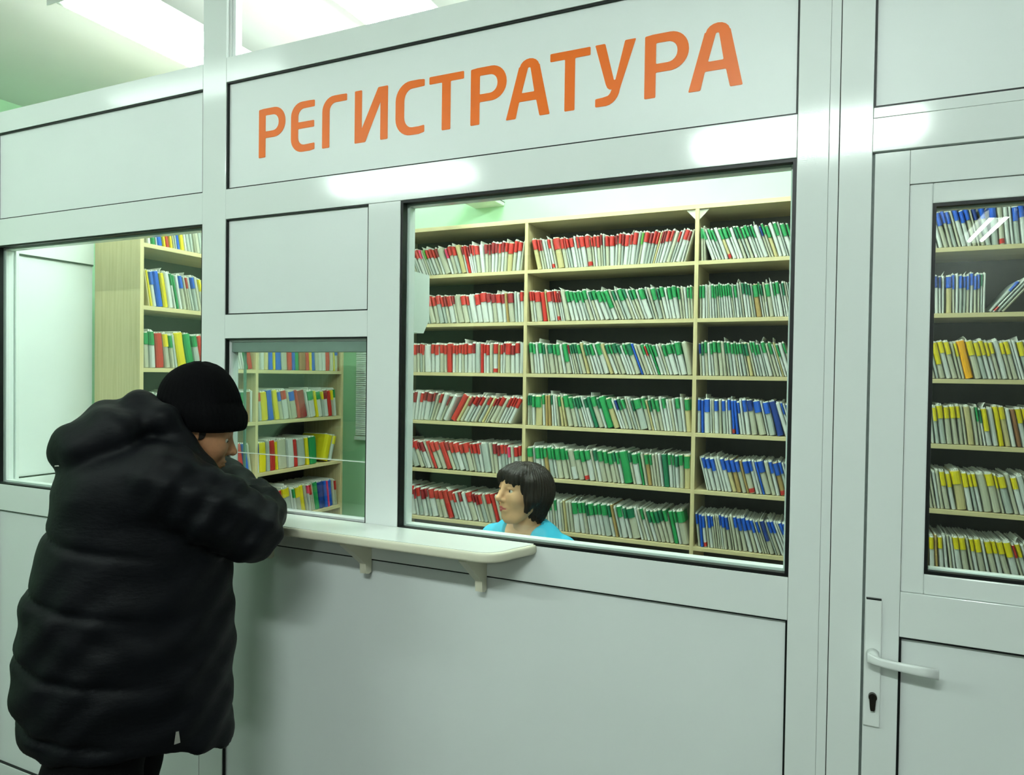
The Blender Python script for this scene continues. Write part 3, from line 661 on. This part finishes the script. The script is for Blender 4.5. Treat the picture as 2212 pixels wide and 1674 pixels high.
SIDE2 = [("w6 r6 c8 bf8 yf4 bf11 w11 rf8 bf6 gf7 kf14 rf6 yf5 bf8 y7 g7 w7 rf10 w6 yf4 b5 kf4", "0:1,.5:4,1:2", 2),
 ("r6 yf12 bf9 yf8 b6 r10 w4 b11 rf6 df14 w4 g12 yf4 g9 y4 d8 rf8 y4 g5", "0:6,.3:12,.6:14,1:7", 3),
 ("n3 yf11 w5 Rf9 yf4 w15 w10 Rf6 w14 yf5 gf14 _8 yf12 y6", "0:3,.6:7,.62:8,.75:-17,1:-17", 4),
 ("w6 g8 w5 w6 g8 w5 rf8 y14 w5 g5 y9 yf9 w6 p3 r5 w4 gf10 nf12 bf6 pf3 bf9 w4 r4", "0:12,.6:12,1:6", 5)]
for tx, tl, k in SIDE2: add_row(tx, tl, k, LDIV[1]+TH/2+.002, END2[k], PS, FB)
# ================================================================== PEOPLE
SKIN_W = mat('skin_light', rgb(224, 172, 130), 0.5, 0.3, noise=(30, .08))
SKIN_M = mat('skin_weathered', rgb(176, 124, 88), 0.55, 0.35, noise=(60, .18))
NAVY = mat('navy_nylon_quilt', rgb(6, 8, 13), 0.6, 0.14, noise=(12, .25), bump=(46, .5, (1, 1, 2.2)))
KNIT = mat('black_knit', rgb(5, 5, 7), 0.95, 0.1, noise=(120, .3), bump=(260, .5, (1, 1, .3)))
TROUSER = mat('black_trouser_cloth', rgb(8, 8, 10), 0.9, 0.1, noise=(60, .3))
SHOE = mat('black_leather', rgb(10, 10, 10), 0.4, 0.4, noise=(40, .3))
SCRUB = mat('turquoise_cotton', rgb(66, 182, 214), 0.8, 0.15, noise=(26, .10), bump=(60, .25, (1, 1, 1)))
HAIRB = mat('dark_brown_hair', rgb(30, 20, 13), 0.5, 0.2, noise=(90, .45), bump=(70, .9, (1.6, 1.6, .12)))
HAIRG = mat('greying_hair', rgb(40, 36, 34), 0.7, 0.2, noise=(200, .5))
LIPM = mat('rose_lips', rgb(196, 92, 90), 0.4, 0.4, noise=(60, .1))
EYEW = mat('eye_white', rgb(214, 208, 196), 0.25, 0.5, noise=(40, .04)); IRISM = mat('grey_blue_iris', rgb(62, 66, 62), 0.2, 0.5, noise=(300, .4))
PUPIL = mat('pupil_black', rgb(6, 6, 6), 0.15, 0.5, noise=(30, .1))
ZIPM = mat('zip_pull_metal', rgb(190, 190, 182), 0.4, 0.5, .6, noise=(80, .1))
def head_sdf(P, male=False):
    x, y, z = P; ya = np.abs(y); A = (x, ya, z)
    d = ell(A, (-.012, 0, .030), (.096, .075, .085))
    d = smin(d, ell(A, (.030, 0, -.045), (.062, .057, .068)), .035)
    d = smin(d, ell(A, (.045, 0, .02), (.05, .058, .062)), .03)
    d = smin(d, cap(A, (.064, 0, -.096), (.060, .014, -.094), .022, .019), .025)          # chin
    d = smin(d, cap(A, (-.005, .056, -.045), (.045, .030, -.092), .014), .03)               # jaw line
    d = smin(d, ell(A, (.058, .040, -.018), (.028, .024, .026)), .03)                       # cheek
    d = smin(d, cap(A, (.084, .008, .036), (.070, .046, .036), .010), .018)                 # brow
    d = smax(d, -ell(A, (.099, .032, .012), (.022, .018, .013)), .014)                      # eye hollow
    d = smin(d, cap(A, (.090, 0, .024), (.115, 0, -.018), .0078, .0110), .012)              # nose ridge
    d = smin(d, ell(A, (.1135, 0, -.0215), (.0125, .0110, .0105)), .008)
    d = smin(d, ell(A, (.098, .0125, -.026), (.011, .008, .0085)), .007)                    # nostril wing
    d = smax(d, -ell(A, (.103, .0075, -.033), (.005, .0036, .003)), .003)
    d = smin(d, ell(A, (.084, 0, -.058), (.019, .026, .019)), .014)                         # muzzle
    d = smax(d, -cap(A, (.105, 0, -.0585), (.092, .024, -.0600), .0022), .005)              # mouth line
    d = smin(d, ell(A, (-.012, .078, .002), (.018, .009, .031)), .008)                      # ear
    d = smax(d, -ell(A, (-.007, .087, .003), (.008, .005, .017)), .006)
    d = smin(d, ell(A, (.080, .032, .0205), (.013, .017, .0055)), .007)                     # upper lid
    d = smin(d, ell(A, (.080, .031, -.0025), (.0125, .015, .0050)), .008)                   # lower lid
    return d
def lips_sdf(P):
    A = (P[0], np.abs(P[1]), P[2])
    u = cap(A, (.1005, .004, -.0535), (.091, .0225, -.0592), .0048, .0018); l = cap(A, (.0995, 0, -.0645), (.091, .0205, -.0600), .0058, .0018)
    return np.minimum(u, l)
def tmat(loc, yaw=0.0, tilt=0.0, roll=0.0, sc=1.0):
    return Matrix.Translation(loc) @ Matrix.Rotation(yaw, 4, 'Z') @ Matrix.Rotation(tilt, 4, 'Y') @ Matrix.Rotation(roll, 4, 'X') @ Matrix.Scale(sc, 4)
def xf(vf, M):
    v, f = vf; A = np.array(M); return (v @ A[:3, :3].T+A[:3, 3], f)
def sphere_me(r, n=14, name='eye'):
    bm = bmesh.new(); bmesh.ops.create_uvsphere(bm, u_segments=n, v_segments=n, radius=r); me = bpy.data.meshes.new(name); bm.to_mesh(me); bm.free()
    me.polygons.foreach_set('use_smooth', [True]*len(me.polygons)); return me
def hand_sdf(P, side=1):
    """hand lying palm down, wrist at origin, fingers along +x, thumb to +y*side, gently curled"""
    d = smin(ell(P, (.012, 0, 0), (.030, .026, .020)), ell(P, (.052, 0, .002), (.046, .040, .014)), .02)
    for k, (yy, L) in enumerate(((.030, .068), (.010, .078), (-.010, .073), (-.029, .056))):
        y0 = yy*side; a = (.084, y0, .004); b = (.084+L*.45, y0*1.12, .002); c = (.084+L*.78, y0*1.16, -.010); e = (.084+L*.92, y0*1.16, -.022)
        d = smin(d, path(P, [a, b, c, e], [.0092, .0086, .0080, .0072], .004), .008)
    d = smin(d, path(P, [(.02, .026*side, -.002), (.055, .052*side, -.008), (.084, .058*side, -.014)], [.012, .0098, .0082], .006), .010)
    return d
def build_eyes(parent, M, gaze=(1, 0, 0)):
    for s in (-1, 1):
        c = M @ Vector((.0765, .032*s, .0105)); e = obj('eye', sphere_me(.0122), EYEW, parent, c)
        g = (M.to_3x3() @ Vector(gaze)).normalized()
        obj('iris', sphere_me(.0072, 10, 'iris'), IRISM, e, g*.0062); obj('pupil', sphere_me(.0038, 8, 'pupil'), PUPIL, e, g*.0102)

# ------------------------------------------------------------------ the man leaning on the ledge
AZ = math.radians(52.5); KR = .969; RM = 2.25*KR
PX, PY = CAM.x-RM*math.sin(AZ), CAM.y+RM*math.cos(AZ)
man = thing('person', 'man in black knit hat and long navy padded jacket leaning on the counter ledge', 'person', (PX, PY, 0), AZ)
def manT(vf):
    v = vf[0].copy(); v[:, :2] *= KR; v[:, 2] = 1.58+(v[:, 2]-1.58)*KR; return (v, vf[1])
ZK = [.40, .58, .62, .68, .73, .79, .86, .947, 1.02, 1.08, 1.15, 1.25, 1.32, 1.40]
BK = [-.262, -.268, -.283, -.299, -.302, -.299, -.291, -.282, -.261, -.248, -.226, -.204, -.17, -.10]
FK = [.25, .25, .25, .247, .25, .254, .254, .248, .245, .242, .236, .22, .19, .15]
WK = [.245, .25, .255, .26, .265, .265, .262, .258, .255, .25, .25, .24, .21, .13]
SL1 = [(.07, -.215, 1.285), (.18, -.232, 1.215), (.262, -.205, 1.150)]; SL2 = [(.262, -.205, 1.150), (.305, -.10, 1.165), (.322, .03, 1.182)]
SR1 = [(.07, .20, 1.285), (.16, .245, 1.25), (.235, .235, 1.215)]; SR2 = [(.235, .235, 1.215), (.262, .12, 1.205), (.250, .02, 1.185)]
def jacket(X, Y, Z):
    P = (X, Y, Z)
    zb = np.interp(Z, ZK, BK).astype(np.float32); zf = np.interp(Z, ZK, FK).astype(np.float32); hw = np.interp(Z, ZK, WK).astype(np.float32)
    c = (zb+zf)/2; a = (zf-zb)/2
    q = ((np.abs(X-c)/a)**2.5+(np.abs(Y)/hw)**2.3+1e-9)**(1/2.4)
    d = (q-1)*np.minimum(a, hw)*.9
    d = smax(d, Z-1.37, .05)
    g = 0
    for zg in (1.152, .994, .823, .668):
        line = zg-.055*(1-np.exp(-np.clip(X+.30, 0, 1)/.12))-.018*np.sin(X*7)
        g = g+.014*np.exp(-((Z-line)/.012)**2)*np.clip(1.05-(X+.3)/.36, .10, 1)
    d = d+g
    d = smin(d, cap(P, (.04, -.19, 1.295), (.04, .19, 1.295), .092), .06)
    d = smin(d, ell(P, (-.03, 0, 1.26), (.165, .235, .13)), .05)
    near = smin(path(P, SL1, [.092, .090, .086], .03), path(P, SL2, [.086, .074, .062], .03), .03)
    u = (X-.07)*.8-(Z-1.285)*.6
    near = near+.004*np.sin(u*95+np.sin(Y*30)*1.5)+.004*np.sin(Z*70+Y*40+X*30)
    far = smin(path(P, SR1, [.088, .084, .078], .03), path(P, SR2, [.078, .068, .058], .03), .03)
    d = smin(d, near, .028); d = smin(d, far, .03)
    hood = ell(P, (-.072, 0, 1.400), (.150, .185, .088), -.44)
    hood = hood+.006*np.sin((X*.9+Z*.43)*52+np.cos(Y*9)*1.6)+.004*np.sin(Y*38+X*30)
    hood = smin(hood, ell(P, (-.182, 0, 1.345), (.034, .07, .034)), .03)
    hood = smin(hood, cap(P, (-.005, -.05, 1.482), (-.005, .05, 1.482), .034), .03)
    for s in (-1, 1):
        hood = smin(hood, path(P, [(.0, .05*s, 1.475), (.055, .115*s, 1.450), (.098, .118*s, 1.378), (.150, .086*s, 1.300), (.200, .030*s, 1.258)], [.036, .037, .037, .035, .030], .02), .035)
    d = smin(d, hood, .022)
    d = smax(d, -ell(P, (.185, 0, 1.40), (.088, .085, .115)), .02)
    d = smax(d, (.588-.44*np.clip(X-.05, 0, 1))-Z, .018)
    fz = np.clip((1.2-Z)*4, .3, 1); d = d+fz*(.0034*np.sin(Z*52-X*34+np.sin(X*17)*2.2+Y*8)+.0012*np.sin(X*61+Z*43+np.sin(Y*21+Z*13)*2.4))
    return d
jk = obj('jacket', np_mesh([manT(nets(jacket, (-.37, -.36, .45), (.42, .36, 1.56), .0085))], 'jacket'), NAVY, man)
obj('zip_pull', prism([(-.003, .006), (.0035, .006), (.007, -.022), (-.007, -.024)], -.002, .002, 'zip_pull'), ZIPM, jk, (.085, -.2575, .672))
obj('hood_toggle', tube_me([(-.008, 0, 0), (.008, 0, .0005)], .0016, 6, 'hood_toggle'), ZIPM, jk, (-.182, -.085, 1.335))
tk = lambda z: 1.58+(z-1.58)*KR
def legs(X, Y, Z):
    P = (X, Y, Z); d = None
    for h_, kn, an in (((-.055, -.105, .80), (-.115, -.115, .46), (-.140, -.12, -.16)), ((-.02, .105, .80), (-.055, .115, .46), (-.062, .12, -.16))):
        q = path(P, [h_, kn, an], [.128, .116, .098], .04); d = q if d is None else smin(d, q, .03)
    d = smin(d, ell(P, (-.04, 0, .82), (.17, .19, .14)), .05)
    d = smax(d, Z-.86, .02); d = smax(d, -.155-Z, .01)
    return d+.003*np.sin(Z*40+X*20)
obj('trousers', np_mesh([manT(nets(legs, (-.30, -.27, -.19), (.16, .27, .90), .012))], 'trousers'), TROUSER, man)
for sx, sy in ((-.125, -.115), (-.045, .115)):
    def shoe(X, Y, Z, sx=sx, sy=sy):
        P = (X-sx, Y-sy, Z-FL)
        d = smin(ell(P, (.09, 0, .035), (.10, .05, .045)), ell(P, (-.02, 0, .045), (.075, .045, .06)), .03); return smax(d, FL+.0015-Z, .006)
    obj('shoe', np_mesh([nets(shoe, (sx-.14, sy-.08, FL-.02), (sx+.23, sy+.08, FL+.13), .009)], 'shoe'), SHOE, man)
MH = tmat((.140, 0, 1.388), 0, math.radians(15), 0, 1.0)
hv = xf(nets(lambda X, Y, Z: smin(head_sdf((X, Y, Z)), cap((X, Y, Z), (-.035, 0, -.06), (-.075, 0, -.19), .056, .062), .03), (-.15, -.10, -.22), (.135, .10, .14), .0042), MH)
def torso_core(X, Y, Z):
    P = (X, Y, Z); d = ell(P, (-.02, 0, 1.0), (.13, .17, .28))
    d = smin(d, cap(P, (.04, -.17, 1.27), (.04, .17, 1.27), .05), .05)
    for A_, B_ in ((SL1, SL2), (SR1, SR2)): d = smin(d, smin(path(P, A_, .045, .02), path(P, B_, .034, .02), .02), .03)
    return smin(d, cap(P, (.04, 0, 1.26), (.09, 0, 1.33), .06), .03)
tv = nets(torso_core, (-.2, -.31, .70), (.40, .31, 1.42), .012)
h1 = xf(nets(lambda X, Y, Z: hand_sdf((X, Y, Z), -1), (-.03, -.08, -.045), (.18, .08, .035), .0045), tmat((.322, .03, 1.168), math.radians(88), math.radians(4)))
h2 = xf(nets(lambda X, Y, Z: hand_sdf((X, Y, Z), 1), (-.03, -.08, -.045), (.18, .08, .035), .0045), tmat((.250, .015, 1.180), math.radians(-85), math.radians(4)))
body = obj('body', np_mesh([manT(q) for q in (hv, tv, h1, h2)], 'body'), SKIN_M, man)
MHs = Matrix.Translation((0, 0, 1.58*(1-KR))) @ Matrix.Scale(KR, 4) @ MH
build_eyes(man, MHs, (1, 0, -.25))
obj('lips', np_mesh([manT(xf(nets(lambda X, Y, Z: lips_sdf((X, Y, Z)), (.08, -.035, -.075), (.112, .035, -.045), .0022), MH))], 'lips'), SKIN_M, man)
def brows(X, Y, Z): 
    A = (X, np.abs(Y), Z); return path(A, [(.0925, .012, .036), (.090, .03, .0405), (.076, .049, .036)], [.0038, .004, .0025], .003)
obj('eyebrows', np_mesh([manT(xf(nets(brows, (.06, -.06, .025), (.105, .06, .05), .0024), MH))], 'eyebrows'), HAIRG, man)
def sideburn(X, Y, Z):
    A = (X, np.abs(Y), Z); return np.minimum(ell(A, (.006, .0715, .016), (.017, .008, .020)), ell(A, (-.06, .045, -.02), (.045, .035, .05)))
obj('hair', np_mesh([manT(xf(nets(sideburn, (-.12, -.09, -.085), (.045, .09, .05), .004), MH))], 'hair'), HAIRG, man)
def hat(X, Y, Z):
    P = (X, Y, Z)
    d = ell(P, (.158, 0, 1.468), (.114, .097, .134), .10)
    d = smin(d, ell(P, (.140, 0, 1.515), (.086, .078, .084)), .03)
    px, pz = X-.160, Z-1.436; nx, nz = math.sin(.05), math.cos(.05)
    hh = px*nx+pz*nz; rr = px*nz-pz*nx
    q = np.sqrt((rr/.113)**2+(Y/.099)**2)
    band = smax(np.abs(q-1)*.103-.012, np.abs(hh)-.030, .026)
    d = smin(d, band, .030)
    ang = np.arctan2(Y, X-.158)
    d = d+.0009*np.sin(ang*46)+.003*np.sin(ang*3+Z*30)*(Z > 1.49)
    return smax(d, -(hh+.034), .016)
obj('knit_hat', np_mesh([manT(nets(hat, (.02, -.125, 1.36), (.32, .125, 1.63), .005))], 'knit_hat'), KNIT, man)

# ------------------------------------------------------------------ the woman behind the glass
WX, WY = -1.112, .80
wom = thing('person', 'woman with dark bob and turquoise top sitting behind the large window', 'person', (WX, WY, 0))
HC = Vector((0.0, 0.0, 1.112)); HY = math.radians(-123)
WH = tmat(HC, HY, math.radians(-5), math.radians(2), 1.0)
hw_ = xf(nets(lambda X, Y, Z: head_sdf((X, Y, Z)), (-.13, -.10, -.13), (.135, .10, .14), .0030), WH)
TYAW = math.radians(-104); TB = Matrix.Translation((.0, .030, -.038)) @ Matrix.Rotation(TYAW, 4, 'Z')
def wtorso(P, o=0.0):
    A = (P[0], np.abs(P[1]), P[2])
    d = ell(A, (.0, 0, .80), (.115, .165, .24))
    d = smin(d, cap(A, (-.01, .0, .955), (-.012, .145, .935), .052, .056), .05)
    d = smin(d, cap(A, (-.02, .0, 1.0), (-.02, .07, .975), .045, .045), .05)
    d = smin(d, path(A, [(-.01, .165, .925), (.03, .205, .74), (.16, .17, .66)], [.057, .048, .038], .03), .03)
    d = smin(d, ell(A, (.075, .075, .83), (.06, .07, .07)), .04)
    return d-o
def wbody(X, Y, Z):
    P = (X, Y, Z); A = (X, np.abs(Y), Z)
    d = wtorso(P, -.004)
    d = smin(d, ell(A, (-.02, 0, .54), (.15, .18, .14)), .06)
    d = smin(d, path(A, [(0, .09, .52), (.40, .10, .50), (.40, .11, -.04)], [.085, .062, .045], .03), .03)
    d = smin(d, ell(A, (.45, .11, FL+.055), (.10, .042, .035)), .03)
    return smax(d, FL+.0195-Z, .005)
bb = xf(nets(wbody, (-.22, -.28, FL-.01), (.58, .28, 1.06), .011), TB)
nk = nets(lambda X, Y, Z: cap((X, Y, Z), (.006, .020, 1.055), (.004, .030, .917), .050, .060), (-.08, -.06, .88), (.10, .12, 1.14), .006)
wh1 = xf(nets(lambda X, Y, Z: hand_sdf((X, Y, Z), 1), (-.03, -.08, -.045), (.18, .08, .035), .005), TB @ tmat((.16, -.17, .66), math.radians(20), 0))
wh2 = xf(nets(lambda X, Y, Z: hand_sdf((X, Y, Z), -1), (-.03, -.08, -.045), (.18, .08, .035), .005), TB @ tmat((.16, .17, .66), math.radians(-20), 0))
obj('body', np_mesh([hw_, nk, bb, wh1, wh2], 'body'), SKIN_W, wom)
build_eyes(wom, WH, (1, .10, .06))
obj('lips', np_mesh([xf(nets(lambda X, Y, Z: lips_sdf((X, Y, Z)), (.08, -.035, -.075), (.112, .035, -.045), .0018), WH)], 'lips'), LIPM, wom)
obj('eyebrows', np_mesh([xf(nets(lambda X, Y, Z: brows(X, Y, Z)+.0012, (.06, -.06, .025), (.105, .06, .05), .002), WH)], 'eyebrows'), HAIRB, wom)
def hair(X, Y, Z):
    P = (X, Y, Z); A = (X, np.abs(Y), Z)
    d = ell(A, (-.016, 0, .036), (.109, .092, .090))
    d = smin(d, ell(A, (-.042, 0, -.008), (.080, .092, .088)), .04)
    d = smin(d, ell(A, (-.050, .012, -.080), (.042, .050, .045)), .03)
    d = smin(d, path(A, [(.030, .086, .05), (.020, .092, -.015), (.034, .079, -.060)], [.024, .021, .010], .02), .03)
    # fringe swept across the forehead
    d = smin(d, path(A, [(.040, .0, .098), (.082, .010, .074), (.096, .018, .046)], [.024, .020, .010], .02), .025)
    d = smin(d, path(A, [(.035, .05, .086), (.072, .046, .064), (.081, .052, .036)], [.024, .018, .010], .02), .025)
    # face opening
    face = smax(smax(.060-X, Z-.044-.008*np.sin(Y*75+1.0)-.005*np.sin(Y*210)-.003*np.sin(Y*430), .01), np.abs(Y)-.066, .012)
    face2 = smax(smax(.018-X, Z+.030, .01), np.abs(Y)-.064, .012)
    d = smax(d, -face, .008); d = smax(d, -face2, .010)
    d = smax(d, -ell(A, (-.005, 0, .005), (.086, .068, .092)), .01)
    d = smax(d, -(Z+.112+.010*np.sin(np.arctan2(Y, X+.02)*9)), .012)
    ang = np.arctan2(Y, X+.012)
    return d+.0017*np.sin(ang*46+Z*8)+.0012*np.sin(ang*83-Z*14)
hm = np_mesh([xf(nets(hair, (-.16, -.13, -.17), (.14, .13, .17), .0036), WH)], 'hair'); obj('hair', hm, HAIRB, wom)
def scrub(X, Y, Z):
    P = (X, Y, Z); d = wtorso(P, .011)
    zv = np.where(X > -.01, .845, .975)
    cut = ((Z-zv)*.46-np.abs(Y))*.85
    d = smax(d, cut, .006)
    d = smax(d, .52-Z, .01)
    sl = .70; d = smax(d, np.where(np.abs(Y) > .13, sl-Z, -1), .01)
    d = d+.0022*np.sin(Y*60+Z*38+np.sin(Z*30)*1.5)
    rim = np.abs(cut)-.012
    return np.where((rim < 0) & (d < .004), d-.0025, d)
obj('scrub_top', np_mesh([xf(nets(scrub, (-.2, -.29, .48), (.26, .29, 1.09), .007), TB)], 'scrub_top'), SCRUB, wom)
def skirt(X, Y, Z):
    A = (X, np.abs(Y), Z); d = smin(ell(A, (-.02, 0, .55), (.165, .195, .15)), path(A, [(0, .09, .525), (.39, .10, .505), (.395, .11, -.02)], [.10, .078, .062], .03), .04)
    return smax(d, -.04-Z, .01)
obj('trousers', np_mesh([xf(nets(skirt, (-.22, -.24, -.08), (.50, .24, .73), .011), TB)], 'trousers'), SCRUB, wom)
# chair below her
ch = thing('office_chair', 'grey office chair under the seated woman, hidden below the sill', 'chair', (WX+.012, WY+.028, FL), TYAW)
CHM = mat('grey_chair_cloth', rgb(60, 62, 66), .9, .1, noise=(80, .3))
box('seat', (-.22, .22, -.23, .23, .477, .532), CHM, ch, .02); box('backrest', (-.275, -.235, -.20, .20, .60, .90), CHM, ch, .015)
box('back_bar', (-.262, -.248, -.02, .02, .49, .62), DARKSTEEL, ch, .003)
obj('stem', tube_me([(0, 0, .06), (0, 0, .478)], .028, 12, 'stem'), DARKSTEEL, ch)
for k in range(5):
    a = math.radians(72*k+20); obj('base_leg', tube_me([(0, 0, .075), (.28*math.cos(a), .28*math.sin(a), .055)], [.024, .016], 8, 'base_leg'), DARKSTEEL, ch)
    obj('castor', sphere_me(.027, 10, 'castor'), SHOE, ch, (.28*math.cos(a), .28*math.sin(a), .0275))
